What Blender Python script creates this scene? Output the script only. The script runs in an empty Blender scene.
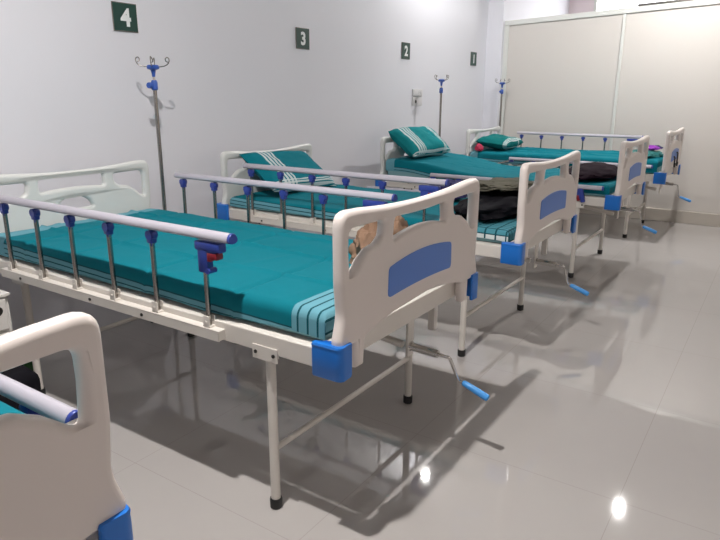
import bpy, bmesh, math, random
from mathutils import Vector, Matrix, noise
from mathutils.geometry import tessellate_polygon
random.seed(4)
PI = math.pi
C = bpy.context.scene.collection
scn = bpy.context.scene

# ------------------------------------------------------------------ materials
def new_mat(name, col, rough=.5, metal=0., spec=.5, coat=0., sheen=0.):
    m = bpy.data.materials.new(name); m.use_nodes = True
    b = m.node_tree.nodes['Principled BSDF']
    b.inputs['Base Color'].default_value = (*col, 1)
    b.inputs['Roughness'].default_value = rough
    b.inputs['Metallic'].default_value = metal
    b.inputs['Specular IOR Level'].default_value = spec
    b.inputs['Coat Weight'].default_value = coat
    b.inputs['Coat Roughness'].default_value = .1
    if sheen:
        b.inputs['Sheen Weight'].default_value = sheen
    return m
class N:
    """small helper around one material's node tree"""
    def __init__(s, m): s.m = m; s.t = m.node_tree; s.b = s.t.nodes['Principled BSDF']
    def new(s, kind, **kw):
        n = s.t.nodes.new(kind)
        for k, v in kw.items(): setattr(n, k, v)
        return n
    def link(s, a, b): s.t.links.new(a, b)
    def val(s, sock, v):
        if isinstance(v, (int, float)): sock.default_value = v
        else: s.link(v, sock)
    def math(s, op, a, b=0., c=None):
        n = s.new('ShaderNodeMath', operation=op)
        s.val(n.inputs[0], a); s.val(n.inputs[1], b)
        if c is not None: s.val(n.inputs[2], c)
        return n.outputs[0]
    def mix(s, fac, a, b):
        n = s.new('ShaderNodeMix', data_type='RGBA')
        s.val(n.inputs[0], fac)
        for sock, v in ((n.inputs[6], a), (n.inputs[7], b)):
            if isinstance(v, tuple): sock.default_value = (*v, 1)
            else: s.link(v, sock)
        return n.outputs[2]
    def band(s, x, lo, hi):
        return s.math('MULTIPLY', s.math('GREATER_THAN', x, lo), s.math('LESS_THAN', x, hi))
    def coords(s, out='Object'):
        n = s.new('ShaderNodeTexCoord'); sp = s.new('ShaderNodeSeparateXYZ')
        s.link(n.outputs[out], sp.inputs[0]); return n.outputs[out], sp.outputs
    def noise(s, vec, scale, detail=3, rough=.5):
        n = s.new('ShaderNodeTexNoise'); n.inputs['Scale'].default_value = scale
        n.inputs['Detail'].default_value = detail; n.inputs['Roughness'].default_value = rough
        s.link(vec, n.inputs['Vector']); return n.outputs['Fac']
    def bump(s, h, strength=.2, dist=.01):
        n = s.new('ShaderNodeBump'); n.inputs['Strength'].default_value = strength
        n.inputs['Distance'].default_value = dist
        s.link(h, n.inputs['Height']); s.link(n.outputs[0], s.b.inputs['Normal'])
    def color(s, c): s.link(c, s.b.inputs['Base Color'])

def mottled(name, a, b, scale, rough=.5, bump=0., **kw):
    m = new_mat(name, a, rough, **kw); n = N(m); v, _ = n.coords()
    f = n.noise(v, scale, 4); n.color(n.mix(f, a, b))
    if bump: n.bump(n.noise(v, scale * 12, 2), bump, .002)
    return m

M = {}
M['wall'] = mottled('wall_paint', (.685, .685, .735), (.725, .725, .775), 1.3, .55, .15)
M['wall_side'] = mottled('side_wall_paint', (.70, .60, .64), (.74, .66, .69), 1.3, .6)
M['ceiling'] = new_mat('ceiling_paint', (.66, .63, .60), .8)
M['partition'] = mottled('partition_board', (.60, .565, .53), (.63, .60, .565), .9, .42)
M['part_frame'] = new_mat('partition_frame_paint', (.66, .67, .64), .35)
M['skirt'] = new_mat('skirting_board', (.48, .44, .39), .4)
M['powder'] = mottled('cream_powder_coat', (.67, .63, .58), (.70, .66, .61), 6, .33)
M['abs'] = mottled('cream_moulded_plastic', (.73, .66, .62), (.76, .69, .65), 4, .36)
M['abs_head'] = mottled('cool_white_moulded_plastic', (.64, .655, .64), (.68, .69, .675), 4, .36)
M['blue_panel'] = new_mat('slate_blue_panel', (.09, .215, .62), .4)
M['blue'] = new_mat('bright_blue_plastic', (.012, .16, .58), .3)
M['navy'] = new_mat('deep_blue_plastic', (.03, .055, .30), .35)
M['handle_blue'] = new_mat('sky_blue_grip', (.06, .30, .72), .35)
M['red'] = new_mat('dark_red_button', (.22, .008, .02), .4)
M['rail'] = new_mat('lilac_grey_rail', (.46, .44, .50), .3)
M['steel'] = new_mat('brushed_steel', (.33, .31, .29), .25, 1.)
M['chrome'] = new_mat('chrome', (.62, .60, .58), .12, 1.)
M['rubber'] = new_mat('black_rubber', (.012, .012, .012), .5)
M['dark'] = new_mat('black_bolt', (.02, .018, .016), .5)
M['black'] = mottled('black_fabric', (.004, .004, .006), (.009, .008, .012), 8, .9, .3, spec=.15)
M['olive'] = mottled('olive_grey_cloth', (.15, .14, .105), (.085, .08, .06), 9, .9, .4, spec=.2)
M['khaki'] = mottled('tan_cloth', (.27, .165, .105), (.15, .085, .05), 10, .8, .4)
M['green_dark'] = mottled('dark_green_cloth', (.005, .12, .12), (.01, .17, .17), 6, .8)
M['green_box'] = new_mat('green_plastic', (.012, .09, .015), .5)
M['purple'] = mottled('purple_cloth', (.20, .02, .34), (.30, .03, .40), 14, .7)
M['navy_cloth'] = mottled('navy_cloth', (.02, .018, .10), (.035, .03, .14), 9, .8)
M['maroon'] = mottled('dark_maroon_cloth', (.008, .003, .008), (.016, .005, .012), 6, .9, .4, spec=.15)
M['plum'] = mottled('plum_cloth', (.07, .03, .10), (.11, .05, .14), 9, .85)
M['crimson'] = mottled('crimson_cloth', (.45, .015, .06), (.30, .01, .05), 14, .7)
M['sign'] = new_mat('dark_green_sign', (.006, .045, .034), .35)
M['white'] = new_mat('white_print', (.80, .82, .82), .5)
M['socket'] = new_mat('switch_plate_plastic', (.66, .65, .66), .35)
M['locker'] = mottled('white_locker_paint', (.66, .64, .61), (.70, .68, .65), 5, .35)
#M['curtain'] = mottled('pink_curtain', (.80, .66, .70), (.86, .74, .78), 5, .8)
def emit(name, col, s):
    m = new_mat(name, col, .5); b = m.node_tree.nodes['Principled BSDF']
    b.inputs['Emission Color'].default_value = (*col, 1); b.inputs['Emission Strength'].default_value = s
    return m

# polished tile floor
m = new_mat('polished_tile', (.5, .46, .43), .07, spec=.75); n = N(m); v, xyz = n.coords()
T = .765
def grid_line(c, off):
    f = n.math('FRACT', n.math('DIVIDE', n.math('ADD', c, off), T))
    e = n.math('ABSOLUTE', n.math('SUBTRACT', f, .5))
    return n.math('GREATER_THAN', e, .5 - .0010 / T)
line = n.math('MAXIMUM', grid_line(xyz[0], 50 * T - .085), grid_line(xyz[1], 50 * T + 3.055))
ns = n.noise(v, 1.6, 6, .6); base = n.mix(ns, (.42, .395, .385), (.465, .445, .43))
n.color(n.mix(n.math('MULTIPLY', line, .45), base, (.24, .21, .19)))
n.val(n.b.inputs['Roughness'], n.math('MULTIPLY_ADD', ns, .03, .022))
M['floor'] = m

# bedsheets: UV holds metres across (u) and metres from the foot edge (v)
TEAL, TEAL2 = (.002, .150, .195), (.003, .175, .225)
PALE, DARK, WHITE = (.13, .33, .40), (.008, .075, .095), (.62, .68, .68)
def sheet_mat(name, drop_teal, foot_border, head_border, plaid_foot=False):
    m = new_mat(name, TEAL, .8, spec=.12); n = N(m)
    v, _ = n.coords(); uvc, uv = n.coords('UV')
    col = n.mix(n.noise(v, 2.5, 4), TEAL, TEAL2)
    au = n.math('ABSOLUTE', uv[0]); vv = uv[1]
    # side border: pale band with dark lines, it creeps up towards the head
    th = n.math('SUBTRACT', drop_teal + .43, n.math('MULTIPLY', vv, .026))
    side = n.math('GREATER_THAN', au, th)
    sc = PALE
    sc = n.mix(n.math('LESS_THAN', n.math('FRACT', n.math('DIVIDE', n.math('SUBTRACT', au, th), .022)), .24), PALE, DARK)
    col = n.mix(side, col, sc)
    if foot_border:
        fb = n.math('LESS_THAN', vv, foot_border)
        st = n.math('LESS_THAN', n.math('FRACT', n.math('DIVIDE', vv, .037)), .2)
        fc = n.mix(st, PALE, DARK)
        if plaid_foot:
            pu = n.math('LESS_THAN', n.math('FRACT', n.math('DIVIDE', vv, .055)), .16)
            pv = n.math('LESS_THAN', n.math('FRACT', n.math('DIVIDE', au, .034)), .17)
            wb = n.band(au, .442, .60)
            fc = n.mix(wb, n.mix(.5, TEAL2, PALE), WHITE)
            fc = n.mix(n.math('MAXIMUM', pu, pv), fc, DARK)
        col = n.mix(fb, col, fc)
    if head_border:
        col = n.mix(n.math('GREATER_THAN', vv, 1.87 - head_border), col, PALE)
    n.color(col)
    n.bump(n.math('ADD', n.noise(v, 9, 3), n.math('MULTIPLY', n.noise(v, 350, 1), .06)), .35, .012)
    return m
M['sheet_b'] = sheet_mat('teal_sheet_striped_border', .056, .175, .07)
M['sheet_c'] = sheet_mat('teal_sheet_plaid_foot', .035, .42, 0, True)
M['sheet_d'] = sheet_mat('teal_sheet_plain', .10, 0, .05)
def pillow_mat(name, bands_u, bands_v, base=TEAL):
    m = new_mat(name, base, .8, spec=.12); n = N(m); v, _ = n.coords(); _, uv = n.coords('UV')
    col = n.mix(n.noise(v, 4, 3), base, tuple(c * 1.2 for c in base))
    for axis, bands in ((0, bands_u), (1, bands_v)):
        for lo, hi in bands:
            inb = n.band(uv[axis], lo, hi)
            st = n.math('LESS_THAN', n.math('FRACT', n.math('DIVIDE', n.math('SUBTRACT', uv[axis], lo), (hi - lo) / 3.5)), .62)
            col = n.mix(n.math('MULTIPLY', n.math('MULTIPLY', inb, st), .85), col, WHITE)
    n.color(col); n.bump(n.noise(v, 11, 4), .5, .02)
    return m
M['pillow_c'] = pillow_mat('teal_pillow_white_stripes', [(-.22, -.10)], [(-.19, -.13)])
M['pillow_d'] = pillow_mat('teal_pillow_white_band', [(-.24, -.13), (.17, .22)], [(-.2, -.15)], (.006, .19, .21))
M['pillow_e'] = pillow_mat('dark_teal_pillow_patches', [(.12, .15)], [(-.16, -.12)], (.003, .13, .13))

# ------------------------------------------------------------------ mesh helpers
def mesh_of(bm, name, mats, smooth=True):
    me = bpy.data.meshes.new(name)
    bm.normal_update(); bm.to_mesh(me); bm.free()
    for mm in (mats if isinstance(mats, (list, tuple)) else [mats]): me.materials.append(mm)
    if smooth == 'slab':
        me.polygons.foreach_set('use_smooth', [abs(p.normal.y) < .9995 for p in me.polygons])
    elif smooth:
        me.polygons.foreach_set('use_smooth', [True] * len(me.polygons))
        me.set_sharp_from_angle(angle=math.radians(40))
    return me
CACHE = {}
def part(name, me, parent=None, loc=(0, 0, 0), rot=(0, 0, 0), label=None):
    o = bpy.data.objects.new(name, me); C.objects.link(o)
    o.location = loc; o.rotation_euler = rot
    if parent: o.parent = parent
    if label: o['label'] = label
    return o
def tag(o, label, cat, group=None):
    o['label'] = label; o['category'] = cat
    if group: o['group'] = group
    return o
def thing(name, label, cat, loc=(0, 0, 0), rz=0, group=None):
    o = bpy.data.objects.new(name, None); C.objects.link(o)
    o.location = loc; o.rotation_euler = (0, 0, rz); o.empty_display_size = .1
    return tag(o, label, cat, group)
def cached(key, fn):
    if key not in CACHE: CACHE[key] = fn()
    return CACHE[key]

def box(bm, x0, x1, y0, y1, z0, z1, bev=.0, seg=2):
    b2 = bmesh.new()
    bmesh.ops.create_cube(b2, size=1)
    for v in b2.verts:
        v.co = Vector((x0 if v.co.x < 0 else x1, y0 if v.co.y < 0 else y1, z0 if v.co.z < 0 else z1))
    if bev:
        bmesh.ops.bevel(b2, geom=b2.edges[:], offset=bev, segments=seg, profile=.5, affect='EDGES')
    me = bpy.data.meshes.new('t'); b2.to_mesh(me); b2.free(); bm.from_mesh(me); bpy.data.meshes.remove(me)
def tube(bm, pts, r, seg=14, rx=None, cap=True, taper=None):
    """swept round tube through pts"""
    pts = [Vector(p) for p in pts]; rings = []
    up = Vector((0, 0, 1))
    for i, p in enumerate(pts):
        d = (pts[min(i + 1, len(pts) - 1)] - pts[max(i - 1, 0)]).normalized()
        ref = up if abs(d.dot(up)) < .95 else Vector((1, 0, 0))
        a = d.cross(ref).normalized(); b = d.cross(a).normalized()
        rr = r if taper is None else r * taper[i]
        ring = [bm.verts.new(p + (a * math.cos(t) * (rx or 1.) + b * math.sin(t)) * rr) for t in [2 * PI * k / seg for k in range(seg)]]
        rings.append(ring)
    for i in range(len(rings) - 1):
        for k in range(seg):
            bm.faces.new((rings[i][k], rings[i][(k + 1) % seg], rings[i + 1][(k + 1) % seg], rings[i + 1][k]))
    if cap:
        bm.faces.new(rings[0]); bm.faces.new(list(reversed(rings[-1])))
    bmesh.ops.recalc_face_normals(bm, faces=bm.faces[:])
def smooth_path(pts, n=6):
    pts = [Vector(p) for p in pts]; out = []
    P = [pts[0] * 2 - pts[1]] + pts + [pts[-1] * 2 - pts[-2]]
    for i in range(1, len(P) - 2):
        for k in range(n):
            t = k / n
            out.append(.5 * ((2 * P[i]) + (-P[i - 1] + P[i + 1]) * t + (2 * P[i - 1] - 5 * P[i] + 4 * P[i + 1] - P[i + 2]) * t * t + (-P[i - 1] + 3 * P[i] - 3 * P[i + 1] + P[i + 2]) * t ** 3))
    out.append(pts[-1]); return out
def lathe(bm, prof, cx=0, cy=0, seg=20):
    rings = []
    for r, z in prof:
        rings.append([bm.verts.new((cx + r * math.cos(2 * PI * k / seg), cy + r * math.sin(2 * PI * k / seg), z)) for k in range(seg)])
    for i in range(len(rings) - 1):
        for k in range(seg): bm.faces.new((rings[i][k], rings[i][(k + 1) % seg], rings[i + 1][(k + 1) % seg], rings[i + 1][k]))
    bm.faces.new(list(reversed(rings[0]))); bm.faces.new(rings[-1])
    bmesh.ops.recalc_face_normals(bm, faces=bm.faces[:])
def fillet(poly, seg=6):
    """poly of (x, z, radius) -> rounded list of 2-D points"""
    out = []; n_ = len(poly)
    for i in range(n_):
        a = Vector(poly[i - 1][:2]); b = Vector(poly[i][:2]); c = Vector(poly[(i + 1) % n_][:2]); r = poly[i][2]
        if r <= 0: out.append(b); continue
        d1 = (a - b); d2 = (c - b); l1, l2 = d1.length, d2.length; d1.normalize(); d2.normalize()
        ang = d1.angle(d2); t = min(r / math.tan(ang / 2), l1 * .48, l2 * .48)
        p1, p2 = b + d1 * t, b + d2 * t
        for k in range(seg + 1):
            s = k / seg; out.append((1 - s) ** 2 * p1 + 2 * s * (1 - s) * b + s * s * p2)
    return out
def arc_pts(x0, z0, x1, z1, sag, k):
    """points strictly between the two ends on a bulged line"""
    return [(x0 + (x1 - x0) * t, z0 + (z1 - z0) * t + sag * 4 * t * (1 - t), 0) for t in [i / (k + 1) for i in range(1, k + 1)]]
def slab(outer, holes, y0, y1, bev=.012, seg=3):
    """a board in the XZ plane with openings and rounded rims"""
    loops = [outer] + holes
    flat = [[Vector((p[0], p[1], 0)) for p in l] for l in loops]
    tris = tessellate_polygon(flat); allp = [p for l in flat for p in l]
    bm = bmesh.new()
    A = [bm.verts.new((p.x, y0, p.y)) for p in allp]; B = [bm.verts.new((p.x, y1, p.y)) for p in allp]
    for t in tris:
        try:
            bm.faces.new([A[i] for i in t]); bm.faces.new([B[i] for i in reversed(t)])
        except ValueError: pass
    s = 0; rim = []
    for l in flat:
        k = len(l)
        for i in range(k):
            a, b = s + i, s + (i + 1) % k
            bm.faces.new((A[a], A[b], B[b], B[a]))
        s += k
    bmesh.ops.recalc_face_normals(bm, faces=bm.faces[:])
    bm.verts.ensure_lookup_table()
    ys = {y0, y1}
    E_ = [e for e in bm.edges if abs(e.verts[0].co.y - e.verts[1].co.y) < 1e-7 and any(abs(f.normal.y) < .5 for f in e.link_faces)]
    if bev: bmesh.ops.bevel(bm, geom=E_, offset=bev, segments=seg, profile=.5, affect='EDGES', clamp_overlap=False)
    return bm

# ------------------------------------------------------------------ setting
def struct(name, x0, x1, y0, y1, z0, z1, mat):
    bm = bmesh.new(); box(bm, x0, x1, y0, y1, z0, z1)
    o = part(name, mesh_of(bm, name, mat, False)); o['kind'] = 'structure'; return o
XL, XR, YF, YW, H = -4.6, 8.6, -6.4, -.22, 3.0
PX = 5.50
struct('floor', XL, XR, YF, YW, -.1, 0, M['floor'])
struct('ceiling', XL, XR, YF, YW, H, H + .1, M['ceiling'])
struct('wall_back', XL, XR, YW, YW + .12, 0, H, M['wall'])
struct('wall_left', XL - .12, XL, YF, YW, 0, H, M['wall'])
struct('wall_front', XL, XR, YF - .12, YF, 0, H, M['wall_side'])
struct('trim_1', PX - .06, PX + .12, YW - .19, YW, 0, H, M['wall'])     # white wall return beside the partition
bm = bmesh.new(); box(bm, -3.6, 6.4, YF + .001, YF + .02, 1.0, 2.6)
o = part('added_fill_panel', mesh_of(bm, 'added_fill_panel', emit('fill_panel_glow', (1., .95, .87), .36), False)); o['kind'] = 'structure'  # glowing panel added behind the camera as soft fill light, no known window
bm = bmesh.new()
for k in range(6): box(bm, -3.64 + k * 2.0, -3.56 + k * 2.0, YF + .02, YF + .06, .96, 2.64)
for z in (.96, 2.56): box(bm, -3.56, 6.36, YF + .02, YF + .055, z, z + .08)
part('window_frame', mesh_of(bm, 'window_frame', M['part_frame'], False), o)  # bars framing the added fill panel
# far wall with a bright window over the partition
bm = bmesh.new()
box(bm, XR, XR + .12, YF, YW, 0, 2.1); box(bm, XR, XR + .12, YF, YW, 2.9, H)
box(bm, XR, XR + .12, -.60, YW, 2.1, 2.9); box(bm, XR, XR + .12, YF, -3.4, 2.1, 2.9)
o = part('wall_right', mesh_of(bm, 'wall_right', M['wall_side'], False)); o['kind'] = 'structure'
bm = bmesh.new(); box(bm, XR + .06, XR + .08, -3.4, -.60, 2.1, 2.9)
o = part('window_1', mesh_of(bm, 'window_1', emit('window_daylight', (.95, .97, 1.), 5.), False)); o['kind'] = 'structure'
bm = bmesh.new()
for a, b, c, d in ((-3.4, -.60, 2.1, 2.14), (-3.4, -.60, 2.86, 2.9), (-3.4, -3.36, 2.14, 2.86), (-.64, -.60, 2.14, 2.86), (-2.1, -2.06, 2.14, 2.86)):
    box(bm, XR - .01, XR + .05, a, b, c, d)
part('window_frame', mesh_of(bm, 'window_frame', M['part_frame'], False), o)
# partition: boards and painted frame
pt = thing('partition_wall', 'tall beige boarded partition with pale frame closing the ward behind the last bed', 'partition', (PX, 0, 0))
ys = [-.41, -1.72, -4.05, YF + .01]
for a, b in zip(ys, ys[1:]):
    bm = bmesh.new(); box(bm, .012, .035, b, a, .13, 2.14); part('panel', mesh_of(bm, 'panel', M['partition'], False), pt)
bm = bmesh.new(); box(bm, -.005, .05, ys[3], ys[0], 2.135, 2.19, .004); part('top_rail', mesh_of(bm, 'tr', M['part_frame'], False), pt)
for i, y in enumerate(ys):
    w = .055 if i in (0, 3) else .03
    bm = bmesh.new(); box(bm, -.004, .05, max(y - w, YF + .005), y if i == 0 else y, .131, 2.134, .003); part('stile', mesh_of(bm, 'st', M['part_frame'], False), pt)
bm = bmesh.new(); box(bm, -.022, .05, ys[3], ys[0], 0, .13, .004); part('skirting_board', mesh_of(bm, 'sk', M['skirt'], False), pt)
for ch in pt.children:
    for v in ch.data.vertices:
        if v.co.z > 2.0: v.co.z += -.035 + (-v.co.y - .41) * .039
# dark sliding track on the top of the partition
bm = bmesh.new(); box(bm, .0, .045, -4.2, -1.85, 2.190, 2.213, .003)
for v in bm.verts: v.co.z += .0 -.032 + (-v.co.y - .41) * .039
tag(part('metal_track', mesh_of(bm, 'trk', M['steel'], False), None, (PX, 0, 0)), 'grey metal track lying along the top edge of the beige partition', 'track')

# ------------------------------------------------------------------ ceiling downlights
LAMP = emit('lamp_diffuser', (1., .955, .92), 7600.)
LAMP2 = emit('lamp_diffuser_far', (1., .975, .95), 4600.)
LAMP3 = emit('lamp_diffuser_wall', (1., .975, .95), 2000.)
def downlight(x, y, label, mat, r=.03):
    t = thing('ceiling_light', label, 'ceiling light', (x, y, H - .001), 0, 'recessed ceiling lights')
    bm = bmesh.new(); lathe(bm, [(r + .022, -.006), (r + .022, 0), (r + .004, 0), (r + .004, -.006)], seg=28)
    bmesh.ops.delete(bm, geom=[f for f in bm.faces if len(f.verts) > 4], context='FACES_ONLY')
    part('rim', mesh_of(bm, 'rim', M['chrome']), t)
    bm = bmesh.new(); lathe(bm, [(r, -.010), (r, -.002)], seg=28)
    part('diffuser', mesh_of(bm, 'diffuser', mat, False), t)
downlight(-1.0, -2.2, 'round ceiling light above the gap between the nearest bed and bed four', LAMP)
downlight(3.85, -.42, 'round ceiling light close to the wall above sign two', LAMP3)
downlight(7.3, -1.6, 'round unseen fill light added in the space beyond the partition', LAMP3)  # lamp added out of view to brighten the far wall above the partition
downlight(4.5, -2.45, 'round ceiling light above the foot of the last bed', LAMP2)

# ------------------------------------------------------------------ bed parts (x across, y=0 at the outer face of the footboard, head at +1.96)
L = 1.96
def board_outline():
    right = [(.345, 1.012, 0), (.455, 1.016, .045), (.454, .82, .2), (.444, .72, .12), (.464, .655, .02), (.464, .625, .006),
             (.385, .625, 0), (.382, .545, .01), (.340, .545, .01), (.332, .628, .012)]
    bottom = arc_pts(.332, .628, -.332, .628, .040, 15)
    left = [(-x, z, r) for x, z, r in reversed(right)]
    top = arc_pts(-.345, 1.012, .345, 1.012, -.017, 13)
    return fillet(right + bottom + left + top)
def side_hole(s, top=.963):
    pts = [(.412, top, .028), (.413, .90, 0), (.408, .822, .013), (.385, .836, 0), (.35, .868, 0), (.31, .890, .02), (.262, .897, .03), (.236, .915, .02), (.226, top - .003, .022)]
    return fillet([(s * x, z, r) for x, z, r in (pts if s > 0 else reversed(pts))])
def mid_hole(top=.960, bot=.888):
    return fillet([(.172, top, .018), (.182, bot, .02)] + arc_pts(.182, bot, -.182, bot, .022, 9) + [(-.182, bot, .02), (-.172, top, .018)] + arc_pts(-.172, top, .172, top, -.006, 7))
def footboard_mesh():
    bm = slab(board_outline(), [side_hole(1), mid_hole(), side_hole(-1)], -.026, .012, .016, 4)
    return mesh_of(bm, 'footboard', M['abs'], 'slab')
def inlay_mesh():
    p = fillet([(.216, .716, .018), (.212, .812, .018)] + arc_pts(.212, .812, -.212, .812, .020, 9) + [(-.212, .812, .018), (-.216, .716, .018)] + arc_pts(-.216, .716, .216, .716, .008, 9))
    return mesh_of(slab(p, [], -.0288, -.020, .0015, 2), 'inlay', M['blue_panel'], 'slab')
def headboard_mesh():
    dz = -.044
    out = [Vector((p.x, p.y + dz * max(0, min(1, (p.y - .62) / .3)))) for p in board_outline()]
    def low(h): return [Vector((p.x, p.y + dz)) for p in h]
    grip = fillet([(.095, .765, .012)] + [(.095 * math.cos(t), .765 + .060 * math.sin(t), 0) for t in [PI * k / 12 for k in range(1, 12)]] + [(-.095, .765, .012)])
    mid = fillet([(.172, .925, .018), (.172, .862, .02)] + arc_pts(.172, .862, -.172, .862, .010, 9) + [(-.172, .862, .02), (-.172, .925, .018)])
    bm = slab(out, [low(side_hole(1)), mid, low(side_hole(-1)), grip], 0, .038, .016, 4)
    return mesh_of(bm, 'headboard', M['abs_head'], 'slab')
def cap_mesh():
    """L shaped corner buffer, outside corner at (-, -)"""
    p = fillet([(-.016, -.042, .022), (.046, -.038, .006), (.046, -.028, .0), (.004, -.028, .004), (.004, .062, 0), (-.016, .062, .006)], 6)
    bm = bmesh.new(); lo = .540; hi = .642
    levels = [(lo, .94), (lo + .006, 1.), (hi - .018, 1.), (hi - .012, .985), (hi - .006, 1.02), (hi, .96)]
    c = Vector((.02, .02)); rings = []
    for z, s in levels:
        rings.append([bm.verts.new((q.x * 1, q.y * 1, z)) if s == 1. else bm.verts.new((q.x + (.002 if q.x > 0 else -.002) * (s - 1) * 50 * .5, q.y, z)) for q in p])
    for i in range(len(rings) - 1):
        for k in range(len(p)): bm.faces.new((rings[i][k], rings[i][(k + 1) % len(p)], rings[i + 1][(k + 1) % len(p)], rings[i + 1][k]))
    bm.faces.new(list(reversed(rings[0]))); bm.faces.new(rings[-1])
    bmesh.ops.triangulate(bm, faces=[f for f in bm.faces if len(f.verts) > 4])
    bmesh.ops.recalc_face_normals(bm, faces=bm.faces[:])
    return mesh_of(bm, 'cap', M['blue'])
def frame_mesh():
    bm = bmesh.new()
    for s in (-1, 1): box(bm, min(s * .43, s * .46), max(s * .43, s * .46), .02, L - .045, .556, .618, .004)
    box(bm, -.43, .43, .018, .052, .560, .632, .004); box(bm, -.43, .43, L - .085, L - .05, .560, .618, .004)
    for y in (.62, 1.02, 1.34): box(bm, -.43, .43, y, y + .03, .575, .608, .003)
    return mesh_of(bm, 'frame', M['powder'], False)
def deck_mesh():
    bm = bmesh.new(); box(bm, -.427, .427, .09, L - .09, .609, .617, .002); 
    return mesh_of(bm, 'deck', M['powder'], False)
def leg_mesh():
    bm = bmesh.new(); tube(bm, [(0, 0, .02), (0, 0, .56)], .0155, 18)
    # clamp plate on the side beam
    box(bm, -.0185, -.0145, -.048, .048, .545, .59, .0015)
    return mesh_of(bm, 'leg', M['powder'])
def plate_mesh():
    bm = bmesh.new(); box(bm, -.004, .0, -.05, .05, .532, .578, .0015); return mesh_of(bm, 'plate', M['powder'], False)
def foot_mesh():
    bm = bmesh.new(); lathe(bm, [(.017, 0), (.020, .003), (.021, .03), (.019, .036), (.017, .036)]); return mesh_of(bm, 'foot', M['rubber'])
def bolt_mesh():
    bm = bmesh.new(); tube(bm, [(0, 0, 0), (-.004, 0, 0)], .006, 8); return mesh_of(bm, 'bolt', M['dark'])
def brace_mesh():
    bm = bmesh.new(); tube(bm, [(-.425, 0, .215), (.425, 0, .215)], .0105, 12); return mesh_of(bm, 'brace', M['powder'])
PY = [1.67, 1.437, 1.203, .970, .736, .485]
RL = .284
def rail_mesh():
    bm = bmesh.new(); y0, y1 = .368, 1.722
    rings = []; seg = 20
    for y, s in ((y0, 1.), (y0 + .001, 1.), (y1 - .003, 1.), (y1, .93)):
        rings.append([bm.verts.new((.0185 * s * math.cos(a), y, .0215 * s * math.sin(a) * (1.0 if math.sin(a) > 0 else .45))) for a in [2 * PI * k / seg for k in range(seg)]])
    for i in range(3):
        for k in range(seg): bm.faces.new((rings[i][k], rings[i][(k + 1) % seg], rings[i + 1][(k + 1) % seg], rings[i + 1][k]))
    bm.faces.new(rings[0]); bm.faces.new(rings[-1]); bmesh.ops.recalc_face_normals(bm, faces=bm.faces[:])
    return mesh_of(bm, 'rail', M['rail'])
def endcap_mesh():
    bm = bmesh.new(); seg = 20; rings = []
    for y, s in ((.367, 1.02), (.362, 1.03), (.359, 1.0), (.358, .95)):
        rings.append([bm.verts.new((.0188 * s * math.cos(a), y, .0218 * s * math.sin(a) * (1.0 if math.sin(a) > 0 else .45))) for a in [2 * PI * k / seg for k in range(seg)]])
    for i in range(3):
        for k in range(seg): bm.faces.new((rings[i][k], rings[i][(k + 1) % seg], rings[i + 1][(k + 1) % seg], rings[i + 1][k]))
    bm.faces.new(rings[0]); bm.faces.new(rings[-1]); bmesh.ops.recalc_face_normals(bm, faces=bm.faces[:])
    return mesh_of(bm, 'endcap', M['navy'])
def post_mesh():      # flattened steel tube, pivot at its lower pin
    bm = bmesh.new(); tube(bm, [(0, 0, -.004), (0, 0, RL - .045)], .0095, 14, rx=.75); return mesh_of(bm, 'post', M['steel'])
def collar_mesh():
    bm = bmesh.new(); box(bm, -.012, .012, -.014, .014, RL - .052, RL - .016, .005); box(bm, -.010, .010, -.021, .021, RL - .034, RL - .012, .004)
    box(bm, -.008, .008, -.006, .006, RL - .062, RL - .05, .002)
    tube(bm, [(-.0135, 0, RL - .024), (.0135, 0, RL - .024)], .0165, 14)
    return mesh_of(bm, 'collar', M['navy'])
def foot_bracket_mesh():
    bm = bmesh.new(); box(bm, -.014, -.010, -.014, .014, -.006, .030, .001); box(bm, .010, .014, -.014, .014, -.006, .030, .001)
    box(bm, -.014, .014, -.016, .016, -.008, -.003, .001)
    tube(bm, [(-.018, 0, .012), (.018, 0, .012)], .004, 8)
    return mesh_of(bm, 'bracket', M['powder'], False)
def release_mesh():
    bm = bmesh.new()
    box(bm, -.015, .015, -.023, .020, RL - .112, RL - .015, .007)
    box(bm, -.016, .016, -.082, .030, RL - .040, RL - .010, .006)
    box(bm, -.013, .013, -.055, -.010, RL - .062, RL - .030, .006)
    tube(bm, [(-.017, -.024, RL - .103), (.017, -.024, RL - .103)], .009, 12)
    tube(bm, [(-.0165, .014, RL - .035), (.0165, .014, RL - .035)], .005, 10)
    return mesh_of(bm, 'release', M['navy'])
def button_mesh():
    bm = bmesh.new(); box(bm, -.0155, .0155, -.066, -.024, RL - .064, RL - .043, .004); box(bm, -.0155, .0155, -.036, -.024, RL - .072, RL - .05, .003)
    return mesh_of(bm, 'button', M['red'])
def base_bar_mesh():
    bm = bmesh.new()
    box(bm, -.020, .020, .425, 1.735, .591, .597, .0015); box(bm, -.020, -.016, .425, 1.735, .562, .597, .001); box(bm, .012, .016, .43, 1.73, .572, .596, .001)
    box(bm, -.020, .020, .425, .429, .564, .596, .001)
    return mesh_of(bm, 'base_bar', M['powder'], False)

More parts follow.
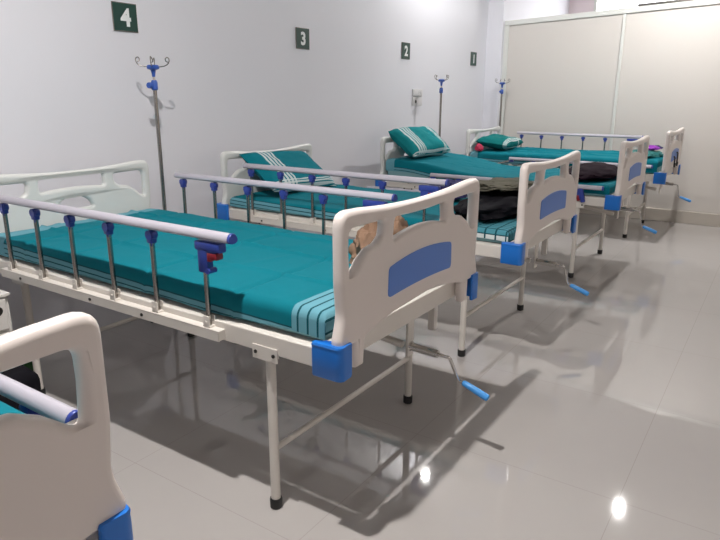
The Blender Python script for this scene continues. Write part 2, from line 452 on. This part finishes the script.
def side_rail(bed, s, up=1.0):
    """up = post height share: 1 upright, .22 folded down to the mattress"""
    g = bpy.data.objects.new('side_rail', None); C.objects.link(g); g.parent = bed; g.location = (s * .470, 0, 0)
    g.scale = (s * -1 if False else 1, 1, 1)
    ang = math.acos(min(1, up)) # swings towards the foot
    dy, dz = -RL * math.sin(ang), RL * math.cos(ang)
    zb = .605
    part('base_bar', cached('bar', base_bar_mesh), g, rot=(0, 0, 0) if s < 0 else (0, 0, 0)).scale = (-s, 1, 1)
    part('top_rail', cached('rail', rail_mesh), g, (0, dy, zb + dz + .004))
    part('end_cap', cached('endcap', endcap_mesh), g, (0, dy, zb + dz + .004))
    for i, y in enumerate(PY):
        part('post', cached('post', post_mesh), g, (0, y, zb + .0), (ang, 0, 0))
        part('foot_bracket', cached('fb', foot_bracket_mesh), g, (0, y, zb))
        if i < 5: part('post_collar', cached('collar', collar_mesh), g, (0, y, zb), (ang, 0, 0))
        else:
            part('release_handle', cached('rel', release_mesh), g, (0, y, zb - (.014 if up < 1 else 0)), (ang, 0, 0), 'deep blue release handle')
            part('release_button', cached('btn', button_mesh), g, (0, y, zb - (.014 if up < 1 else 0)), (ang, 0, 0), 'dark red release button')
    for y in (.80, 1.10, 1.58): part('bolt', cached('bolt', bolt_mesh), g, (s * .0195, y, .578), (0, 0, 0 if s < 0 else PI))
    return g
def crank(bed, x, ang, z=.410, arm=.150):
    g = bpy.data.objects.new('crank', None); C.objects.link(g); g.parent = bed; g.location = (x, .09, z)
    def shaft():
        bm = bmesh.new(); tube(bm, [(0, .0, .002), (0, -.008, .002), (0, -.009, .001), (0, -.118, -.003)], .0150, 14, taper=[1.3, 1.3, 1, 1]); return mesh_of(bm, 'sh', M['chrome'])
    part('shaft', cached('shaft', shaft), g, rot=(0, 0, 0))
    dx, dz = math.sin(ang) * arm, -math.cos(ang) * arm
    bm = bmesh.new(); P = smooth_path([(0, -.11, -.003), (0, -.145, -.006), (dx * .12, -.160, dz * .1), (dx * .5, -.166, dz * .5), (dx * .9, -.170, dz * .92), (dx, -.180, dz), (dx, -.20, dz - .004)], 4)
    tube(bm, P, .0062, 10); part('crank_arm', mesh_of(bm, 'arm', M['chrome']), g)
    bm = bmesh.new(); tube(bm, [(dx, -.185, dz), (dx, -.19, dz - .002), (dx, -.22, dz - .012), (dx, -.27, dz - .03), (dx, -.286, dz - .036), (dx, -.290, dz - .0375)], .0125, 14, taper=[.6, .9, 1, 1.1, 1., .6])
    part('crank_grip', mesh_of(bm, 'grip', M['handle_blue']), g, label='sky blue crank grip')
def crank_mount_mesh():
    bm = bmesh.new(); box(bm, -.022, .022, .085, .091, .375, .56, .002); box(bm, .215, .245, .10, .13, .40, .56, .003)
    tube(bm, [(.0, .12, .41), (0, .62, .47)], .014, 12); tube(bm, [(-.28, .62, .50), (.28, .62, .50)], .013, 12)
    box(bm, -.30, -.27, .60, .65, .50, .58, .003); box(bm, .27, .30, .60, .65, .50, .58, .003)
    return mesh_of(bm, 'mount', M['powder'])

def make_bed(name, label, x, y, rails, board_z=1., crank_ang=.55, crank_z=.41, rz=0., group=None):
    t = thing(name, label, 'hospital bed', (x, y, 0), rz, group)
    part('frame', cached('frame', frame_mesh), t); part('deck', cached('deck', deck_mesh), t)
    f = part('footboard', cached('fbd', footboard_mesh), t)
    f.scale = (1, 1, board_z); f.location.z = .62 * (1 - board_z)
    part('inlay_panel', cached('inlay', inlay_mesh), f, label='slate blue inlay panel')
    h = part('headboard', cached('hbd', headboard_mesh), t, (0, L - .042, 0))
    for sx in (-1, 1):
        for yy, sy in ((0, 1), (L, -1)):
            c = part('corner_cap', cached('cap', cap_mesh), t, ((-.462 if sx < 0 else .449), yy + (.004 if yy == 0 else -.010), 0), label='bright blue corner cap'); c.scale = (-sx, sy, 1)
            lg = part('leg', cached('leg', leg_mesh), t, (sx * .438, .257 if yy == 0 else L - .30, 0)); lg.scale = (-sx, 1, 1)
            part('rubber_foot', cached('foot', foot_mesh), lg, label='black rubber foot')
            part('mounting_plate', cached('plate', plate_mesh), lg, (-.0225, 0, 0))
            for d in (-.036, .036): part('bolt', cached('bolt', bolt_mesh), lg, (-.0262, d, .555))
    for yy in (.257, L - .30): part('leg_brace', cached('brace', brace_mesh), t, (0, yy, 0))
    part('crank_mount', cached('mount', crank_mount_mesh), t, (.14, 0, 0))
    crank(t, .14, crank_ang, crank_z)
    for s, u in rails: side_rail(t, s, u)
    return t
BEDS = dict(A=(-1.824, -2.487), B=(-.141, -2.382), C=(1.341, -2.359), D=(3.149, -2.414), E=(4.815, -2.455))
ROT = dict(A=0., B=0., C=0., D=0., E=.0)
G = 'hospital beds in a row along the wall'
make_bed('hospital_bed', 'nearest white hospital bed, cut off by the left edge, only its footboard corner visible', *BEDS['A'], [(-1, 1.), (1, .50)], board_z=.955, group=G)
make_bed('hospital_bed', 'white hospital bed under sign four with both side rails raised, tan cloth at its foot', *BEDS['B'], [(-1, 1.), (1, 1.)], group=G)
make_bed('hospital_bed', 'white hospital bed under sign three with black bundle on plaid sheet at its foot', *BEDS['C'], [(-1, 1.), (1, .22)], group=G)
make_bed('hospital_bed', 'white hospital bed under sign two, both side rails folded down', *BEDS['D'], [(-1, .25), (1, .22)], crank_ang=.45, crank_z=.455, group=G)
bE = make_bed('hospital_bed', 'last white hospital bed under sign one, next to the beige partition', *BEDS['E'], [(-1, .27), (1, 1.)], crank_ang=.5, crank_z=.475, rz=ROT['E'], group=G)
# dark clips hanging on the last bed's footboard
for dx, h in ((-.10, .07), (.06, .10)):
    bm = bmesh.new(); tube(bm, smooth_path([(dx, -.030, .69 + h), (dx, -.042, .69 + h * .9), (dx, -.044, .675), (dx + .03, -.046, .67), (dx + .035, -.044, .70)], 4), .007, 8)
    part('hook', mesh_of(bm, 'hook', M['rubber']), bE, label='dark metal hook')

# ------------------------------------------------------------------ mattresses and bedsheets
def smooth01(t):
    t = max(0., min(1., t)); return t * t * (3 - 2 * t)
def mattress(x, y, zt, label, lift=0., rz=0.):
    bm = bmesh.new(); box(bm, -.424, .424, .055, L - .062, .619, zt - .012, .022, 3)
    if lift:
        bmesh.ops.bisect_plane(bm, geom=bm.verts[:] + bm.edges[:] + bm.faces[:], plane_co=(0, 1.0, 0), plane_no=(0, 1, 0))
        for v in bm.verts:
            if v.co.z > .66: v.co.z += lift * smooth01((v.co.y - 1.0) / .75)
    o = part('mattress', mesh_of(bm, 'mattress', MATT), None, (x, y, 0), (0, 0, rz)); return tag(o, label, 'mattress', 'mattresses on the hospital beds')
MATT = mottled('pale_blue_mattress_cover', (.20, .38, .42), (.24, .42, .46), 6, .7)
def bedsheet(x, y, zt, mat, label, folds=True, seed=0., drop=.10, rough=.004, lift=0., rz=0.):
    hw, y0, y1 = .430, .050, L - .055; mx = hw + drop; my = .05
    nu, nv = 92, 170; bm = bmesh.new(); uvl = bm.loops.layers.uv.new('UVMap')
    R = .028
    def prof(d):   # distance past the flat -> (outward, down)
        if d <= 0: return 0., 0.
        a = d / R
        if a < PI / 2: return R * math.sin(a), R * (1 - math.cos(a))
        return R, R + (d - R * PI / 2)
    V = {}; UV = {}
    for i in range(nu + 1):
        u = -mx + 2 * mx * i / nu
        for j in range(nv + 1):
            v = y0 - my + (y1 - y0 + 2 * my) * j / nv
            du = max(0, abs(u) - (hw - R)); dv = max(0, (y0 + R) - v, v - (y1 - R))
            ou, zu = prof(du); ov, zv = prof(dv)
            px = math.copysign(min(abs(u), hw - R) + ou, u)
            py = (y0 + R - ov) if v < y0 + R else ((y1 - R + ov) if v > y1 - R else v)
            z = zt + lift * smooth01((v - 1.0) / .75) - max(zu, zv)
            hem = .624 + .012 * noise.noise(Vector((seed + 3, v * 3., 0)))+ (.008 if abs(u) > hw else 0)
            z = max(z, hem)
            q = Vector((px * 2.1 + seed, v * 2.1, seed))
            top = 1. if zu < .004 and zv < .004 else .35
            d = rough * (noise.noise(q * 1.0) * 1.1 + noise.noise(q * 3.1) * .5) * top * 1.6
            # long soft ridges where the cloth is pulled
            w = noise.noise(Vector((px * 1.3 + seed * 2, v * .5, 1.7))) * 2.2
            for k, (ax, ay, amp) in enumerate(((.35, 1, .0035), (1, .25, .0025), (.8, -.6, .002))):
                ph = (px * ax + v * ay) * 7.5 + w * 3 + seed * (k + 1)
                d += amp * top * math.exp(-(math.sin(ph) / .16) ** 2) * (.3 + .7 * (noise.noise(Vector((px * 2, v * 2, seed + k))) > 0))
            if folds:
                for cu in (-.20, .06, .29):
                    d += .010 * top * math.exp(-((px - cu - .012 * math.sin(v * 3)) / .008) ** 2)
                for cv in (.42, .86, 1.30, 1.64):
                    d -= .009 * top * math.exp(-((v - cv - .01 * math.sin(px * 5)) / .009) ** 2)
            if zu > .01:    # hanging side ripples
                px += math.copysign(.003 * noise.noise(Vector((v * 6, seed, 2))) + .0015 * math.sin(v * 40 + seed), px) * min(1, zu / .05)
            co = Vector((px, py, z + d))
            V[i, j] = bm.verts.new(co); UV[i, j] = (u, v)
    for i in range(nu):
        for j in range(nv):
            ks = ((i, j), (i + 1, j), (i + 1, j + 1), (i, j + 1))
            try: f = bm.faces.new([V[k] for k in ks])
            except ValueError: continue
            for lp, k in zip(f.loops, ks): lp[uvl].uv = UV[k]
    me = mesh_of(bm, 'bedsheet', mat); me.polygons.foreach_set('use_smooth', [True] * len(me.polygons))
    o = part('bedsheet', me, None, (x, y, 0), (0, 0, rz))
    return tag(o, label, 'bedsheet', 'teal bedsheets')
SH = [('A', .775, 'sheet_b', 'teal bedsheet on the nearest bed, seen through its footboard opening at the left edge', 1.),
      ('B', .712, 'sheet_b', 'creased teal bedsheet with pale striped borders on the bed under sign four', 2.),
      ('C', .690, 'sheet_c', 'teal bedsheet with checked foot end on the bed under sign three', 3.),
      ('D', .705, 'sheet_d', 'teal bedsheet, raised towards the pillow, on the bed under sign two', 4.),
      ('E', .742, 'sheet_d', 'teal bedsheet on the last bed beside the partition', 5.)]
for k, zt, mt, lab, sd in SH:
    mattress(*BEDS[k], zt, {'A': 'pale blue mattress of the nearest bed at the left edge', 'B': 'pale blue mattress showing below the sheet under sign four',
        'C': 'pale blue mattress under the checked sheet of the bed by sign three', 'D': 'thick pale mattress of the bed under sign two',
        'E': 'pale mattress of the last bed beside the partition'}[k], .085 if k == 'D' else 0, rz=ROT[k])
    bedsheet(*BEDS[k], zt, M[mt], lab, folds=k in 'BE', seed=sd, drop=zt - .615, lift=.085 if k == 'D' else 0, rz=ROT[k])

# ------------------------------------------------------------------ pillows and cloth heaps
def pillow(w, h, t, mat, name, loc, rot, label, seed=0.):
    bm = bmesh.new(); uvl = bm.loops.layers.uv.new('UVMap'); n_ = 30; V = {}
    for side in (1, -1):
        for i in range(n_ + 1):
            for j in range(n_ + 1):
                u = -1 + 2 * i / n_; v = -1 + 2 * j / n_
                pin = 1 - .07 * (1 - abs(u) ** 2) * abs(v) ** 3; pin2 = 1 - .05 * (1 - abs(v) ** 2) * abs(u) ** 3
                x = w * .5 * u * pin2; y = h * .5 * v * pin
                th = t * .5 * max(0, (1 - u ** 4) * (1 - v ** 4)) ** .5 * (.9 + .25 * noise.noise(Vector((u * 1.5 + seed, v * 1.5, side))))
                th += .006 * noise.noise(Vector((u * 5 + seed, v * 5, side * 2))) * (1 - max(abs(u), abs(v)) ** 8)
                e = i in (0, n_) or j in (0, n_)
                if e and side < 0: V[side, i, j] = V[1, i, j]; continue
                V[side, i, j] = bm.verts.new((x, y, 0 if e else side * max(th, .002)))
    for side in (1, -1):
        for i in range(n_):
            for j in range(n_):
                ks = [(side, i, j), (side, i + 1, j), (side, i + 1, j + 1), (side, i, j + 1)]
                if side < 0: ks.reverse()
                f = bm.faces.new([V[k] for k in ks])
                for lp in f.loops: lp[uvl].uv = (lp.vert.co.x, lp.vert.co.y)
    me = mesh_of(bm, 'pillow', mat); me.polygons.foreach_set('use_smooth', [True] * len(me.polygons))
    return tag(part(name, me, None, loc, rot), label, 'pillow')
R_ = math.radians
xC, yC = BEDS['C']; xD, yD = BEDS['D']; xE, yE = BEDS['E']; xB, yB = BEDS['B']
pillow(.66, .37, .13, M['pillow_c'], 'pillow', (xC + .0, yC + L - .20, .822), (R_(36), R_(3), R_(0)), 'teal pillow with white striped band leaning on the headboard under sign three', 1.)
pillow(.62, .34, .17, M['pillow_d'], 'pillow', (xD - .08, yD + L - .20, .918), (R_(36), R_(0), R_(-4)), 'puffy teal pillow with white band standing against the headboard under sign two', 2.)
pillow(.60, .36, .14, M['pillow_e'], 'pillow', (xE - .06, yE + L - .24, .826), (R_(6), 0, R_(4)), 'dark teal pillow lying flat at the head of the last bed', 3.)

def heap(name, loc, size, mat, label, cat, seed=0., amp=.25, freq=2.2, flat=.5, rz=0., group=None, sub=5, crease=.12):
    """a crumpled cloth lying on its flattened base at z = 0"""
    bm = bmesh.new(); bmesh.ops.create_icosphere(bm, subdivisions=sub, radius=1)
    for v in bm.verts:
        p = v.co.copy(); s = Vector((seed, seed * 1.7, -seed))
        d = 1 + amp * noise.noise(p * freq + s) + amp * .5 * noise.noise(p * freq * 2.3 + s)
        d -= crease * abs(noise.noise(p * freq * 1.5 + s * 2)) + crease * .5 * abs(noise.noise(p * freq * 4 + s))
        p = p * d
        z = p.z if p.z > 0 else p.z * .25
        q = Vector((p.x * size[0] / 2, p.y * size[1] / 2, (z + .25) / 1.25 * size[2]))
        if q.z < .004: q.z = .0 + .004 * max(0, q.z)
        v.co = Vector((max(-.53 * size[0], min(.53 * size[0], q.x)), max(-.55 * size[1], min(.55 * size[1], q.y)), min(q.z, size[2] * 1.1)))
    me = mesh_of(bm, name, mat); me.polygons.foreach_set('use_smooth', [True] * len(me.polygons))
    return tag(part(name, me, None, loc, (0, 0, rz)), label, cat, group)
heap('blanket', (xB + .08, yB + .160, .720), (.36, .20, .195), M['khaki'], 'crumpled tan cloth behind the footboard of the bed under sign four', 'cloth', 1.3, .18, 1.5, crease=.28)
heap('jacket', (xC - .02, yC + .28, .697), (.76, .36, .115), M['black'], 'black crumpled jacket on the checked foot of the bed under sign three', 'jacket', 2.2, .25, 1.8)
heap('folded_shawl', (xC + .12, yC + .30, .822), (.60, .32, .035), M['olive'], 'olive grey folded cloth on top of the black jacket under sign three', 'cloth', 3.1, .3, 2.0, crease=.3)
heap('printed_cloth', (xC + .25, yC + .72, .697), (.26, .26, .12), M['navy_cloth'], 'small navy cloth bundle beside the black jacket', 'cloth', 4.4, .3)
heap('blanket', (xD - .02, yD + .27, .714), (.80, .40, .10), M['maroon'], 'very dark maroon folded blanket on the foot of the bed under sign two', 'blanket', 5.2, .12, 1.6)
heap('folded_blanket', (xE - .02, yE + .25, .749), (.70, .34, .06), M['green_dark'], 'dark teal folded cloth at the foot of the last bed', 'blanket', 6.2, .15)
heap('cloth', (xE + .04, yE + .22, .806), (.20, .20, .045), M['purple'], 'bright purple cloth on top of the dark teal cloth on the last bed', 'cloth', 7.1, .2)
heap('scarf', (xE + .25, yE + .22, .803), (.18, .2, .035), M['navy_cloth'], 'navy cloth beside the bright purple cloth on the last bed', 'cloth', 8.4, .2)
heap('pouch', (xE - .40, yE + L - .14, .744), (.09, .10, .08), M['crimson'], 'small crimson pouch at the head of the last bed beside its pillow', 'pouch', 9.4, .1, sub=4)

# ------------------------------------------------------------------ drip stands
def iv_stand(x, y, label, rz=0., htop=1.47):
    t = thing('iv_stand', label, 'drip stand', (x, y, 0), rz, 'drip stands behind the beds')
    def pole():
        bm = bmesh.new(); tube(bm, [(0, 0, .09), (0, 0, 1.36)], .0105, 14); return mesh_of(bm, 'pole', M['steel'])
    def rod():
        bm = bmesh.new(); tube(bm, [(0, 0, 1.34), (0, 0, 1.455)], .0065, 12); return mesh_of(bm, 'rod', M['chrome'])
    def hub():
        bm = bmesh.new(); lathe(bm, [(.008, 1.405), (.011, 1.425), (.014, 1.44), (.032, 1.446), (.034, 1.458), (.028, 1.466), (.006, 1.468)]); return mesh_of(bm, 'hub', M['navy2'])
    def clamp():
        bm = bmesh.new(); lathe(bm, [(.013, 1.335), (.018, 1.34), (.018, 1.375), (.013, 1.388)]); return mesh_of(bm, 'clamp', M['navy2'])
    def knob():
        bm = bmesh.new(); tube(bm, [(-.015, 0, 1.36), (-.030, 0, 1.36), (-.031, 0, 1.36), (-.046, 0, 1.36)], .008, 12, taper=[.7, .7, 2.1, 1.9]); return mesh_of(bm, 'knob', M['navy2'])
    def hook():
        bm = bmesh.new(); tube(bm, smooth_path([(.028, 0, 1.456), (.062, 0, 1.462), (.082, 0, 1.476), (.087, 0, 1.496), (.077, 0, 1.506), (.067, .004, 1.498), (.069, .010, 1.486), (.080, .012, 1.482)], 5), .0028, 8); return mesh_of(bm, 'hook', M['steel'])
    def leg():
        bm = bmesh.new(); tube(bm, smooth_path([(.01, 0, .12), (.08, 0, .115), (.17, 0, .075), (.20, 0, .065)], 4), .009, 10); return mesh_of(bm, 'leg', M['steel'])
    def castor():
        bm = bmesh.new(); tube(bm, [(.20, -.010, .022), (.20, .010, .022)], .022, 16); tube(bm, [(.20, 0, .035), (.20, 0, .07)], .008, 8); return mesh_of(bm, 'castor', M['rubber'])
    part('pole', cached('ivp', pole), t); part('rod', cached('ivr', rod), t); part('hub', cached('ivh', hub), t, label='blue hook hub')
    cl = part('clamp', cached('ivc', clamp), t, label='blue height clamp'); part('knob', cached('ivk', knob), cl)
    for k in range(4): part('hook', cached('ivhk', hook), t, rot=(0, 0, R_(35 + 90 * k)))
    for k in range(4):
        l = part('leg', cached('ivl', leg), t, rot=(0, 0, R_(45 + 90 * k)) if True else 0); l.scale = (.62, 1, 1)
        part('castor', cached('ivw', castor), l)
M['navy2'] = new_mat('mid_blue_plastic', (.035, .10, .42), .35)
iv_stand(.415, -.435, 'steel drip stand with blue fittings between the beds under signs four and three', R_(10))
iv_stand(3.82, -.46, 'steel drip stand with blue fittings standing between the beds under signs two and one', R_(30))
iv_stand(5.385, -.47, 'steel drip stand in front of the beige partition at the far corner', R_(0))

# ------------------------------------------------------------------ numbered signs, switch plate
def sign(num, x, label):
    t = thing('number_sign', label, 'number sign', (x + .079, YW - .001, 1.645), 0, 'bed number signs on the wall')
    bm = bmesh.new(); box(bm, -.079, .079, -.006, 0, 0, .150, .0015); part('rim', mesh_of(bm, 'rim', M['steel'], False), t, label='thin grey metal rim')
    bm = bmesh.new(); box(bm, -.075, .075, -.0085, -.005, .004, .146, .0008); part('plate', mesh_of(bm, 'plate', M['sign'], False), t)
    cu = bpy.data.curves.new('n', 'FONT'); cu.body = num; cu.size = .125; cu.extrude = .0008; cu.offset = .0042; cu.align_x = 'CENTER'; cu.align_y = 'CENTER'
    tmp = bpy.data.objects.new('n', cu); C.objects.link(tmp); bpy.context.view_layer.update()
    me = bpy.data.meshes.new_from_object(tmp.evaluated_get(bpy.context.evaluated_depsgraph_get())); bpy.data.objects.remove(tmp)
    xs = [v.co.x for v in me.vertices]; zs = [v.co.y for v in me.vertices]; cx = (min(xs) + max(xs)) / 2; cz = (min(zs) + max(zs)) / 2
    for v in me.vertices: v.co = Vector(((v.co.x - cx) * 1.0, v.co.y - cz, v.co.z))
    me.materials.clear(); me.materials.append(M['white'])
    part('digit', me, t, (0, -.0095, .075), (PI / 2, 0, 0), 'white numeral ' + num)
sign('4', .344, 'dark green square sign with white numeral 4 on the wall above the drip stand')
sign('3', 1.889, 'dark green square sign with white numeral 3 on the wall')
sign('2', 3.437, 'dark green square sign with white numeral 2 above the switch plate')
sign('1', 4.997, 'dark green square sign with white numeral 1 at the far end of the wall')
t = thing('switch_board', 'white electrical switch plate with a dark socket hole on the wall below sign two', 'switch', (3.76, YW - .001, 1.29))
bm = bmesh.new(); box(bm, -.10, .10, -.010, 0, -.075, .012, .004); part('socket_plate', mesh_of(bm, 'sp', M['socket']), t)
bm = bmesh.new(); box(bm, -.10, .10, -.013, 0, .016, .085, .004); part('switch_cover', mesh_of(bm, 'sc', M['socket']), t)
bm = bmesh.new(); tube(bm, [(-.035, -.0105, -.035), (-.035, -.0115, -.035)], .017, 16); part('socket_hole', mesh_of(bm, 'sh', M['dark']), t, label='dark round socket hole')
for dx in (.01, .05):
    bm = bmesh.new(); box(bm, dx, dx + .028, -.016, -.010, .034, .066, .002); part('switch', mesh_of(bm, 'sw', M['socket']), t)

# ------------------------------------------------------------------ bedside locker, black stool bag, green box
t = thing('bedside_locker', 'white bedside locker with dark round finger hole at the left edge', 'locker', (-.90, -.60, 0))
bm = bmesh.new(); box(bm, -.19, .19, -.24, .22, .06, .535, .004); part('carcass', mesh_of(bm, 'c', M['locker'], False), t)
bm = bmesh.new(); box(bm, -.192, .192, -.258, .22, .536, .548, .002); part('top', mesh_of(bm, 'tp', M['locker'], False), t)
for z0, z1, nm in ((.40, .528, 'drawer'), (.08, .385, 'door')):
    bm = bmesh.new(); box(bm, -.172, .172, -.256, -.2405, z0, z1, .004); d = part(nm, mesh_of(bm, nm, M['locker'], False), t)
    bm = bmesh.new(); tube(bm, [(.135, -.2565, z1 - .045), (.135, -.2585, z1 - .045)], .019, 16); part('finger_hole', mesh_of(bm, 'fh', M['dark']), d, label='dark round finger hole')
for sx in (-1, 1):
    for yy in (-.20, .18):
        bm = bmesh.new(); lathe(bm, [(.014, 0), (.016, .01), (.016, .06)], sx * .16, yy); part('foot', mesh_of(bm, 'ft', M['rubber']), t)
bm = bmesh.new(); box(bm, -.24, .24, -.155, .155, 0, .34, .05, 4)
for v in bm.verts:
    v.co += Vector((1, 1, .6)) * .012 * noise.noise(v.co * 6); v.co.z = max(v.co.z, 0)
tg = tag(part('bag', mesh_of(bm, 'bag', M['black']), None, (-1.03, -1.035, 0)), 'black soft bag on the floor between the two nearest beds', 'bag')
bm = bmesh.new(); tube(bm, smooth_path([(-.12, 0, .338), (-.10, 0, .355), (0, 0, .36), (.10, 0, .355), (.12, 0, .338)], 5), .008, 8); part('bag_handle', mesh_of(bm, 'bh', M['black']), tg)
bm = bmesh.new(); box(bm, -.06, .06, -.06, .06, 0, .17, .012, 3)
gb = tag(part('box', mesh_of(bm, 'gb', M['green_box']), None, (-.545, -.47, 0)), 'small dark green box under the bed head beside the black bag', 'box')
bm = bmesh.new(); box(bm, -.064, .064, -.064, .064, .155, .182, .008, 2); part('lid', mesh_of(bm, 'lid', M['green_box']), gb)

# ------------------------------------------------------------------ camera, world, view
cd = bpy.data.cameras.new('camera'); cam = bpy.data.objects.new('camera', cd); C.objects.link(cam)
yaw, pitch, roll = .5906, -.2736, .0029
fw = Vector((math.cos(yaw) * math.cos(pitch), math.sin(yaw) * math.cos(pitch), math.sin(pitch)))
r = Vector((math.sin(yaw), -math.cos(yaw), 0)); u = r.cross(fw)
r, u = math.cos(roll) * r + math.sin(roll) * u, -math.sin(roll) * r + math.cos(roll) * u
mt = Matrix((r, u, -fw)).transposed().to_4x4(); mt.translation = Vector((-1.893, -3.3361, 1.309)); cam.matrix_world = mt
cd.sensor_width = 36; cd.lens = 620.77 * 36 / 720; cd.clip_start = .02
scn.camera = cam
w = bpy.data.worlds.new('world'); scn.world = w; w.use_nodes = True
w.node_tree.nodes['Background'].inputs[0].default_value = (.75, .82, .95, 1); w.node_tree.nodes['Background'].inputs[1].default_value = .6
vs = scn.view_settings; vs.view_transform = 'Standard'; vs.look = 'None'; vs.gamma = 1; vs.use_curve_mapping = False; vs.exposure = .22
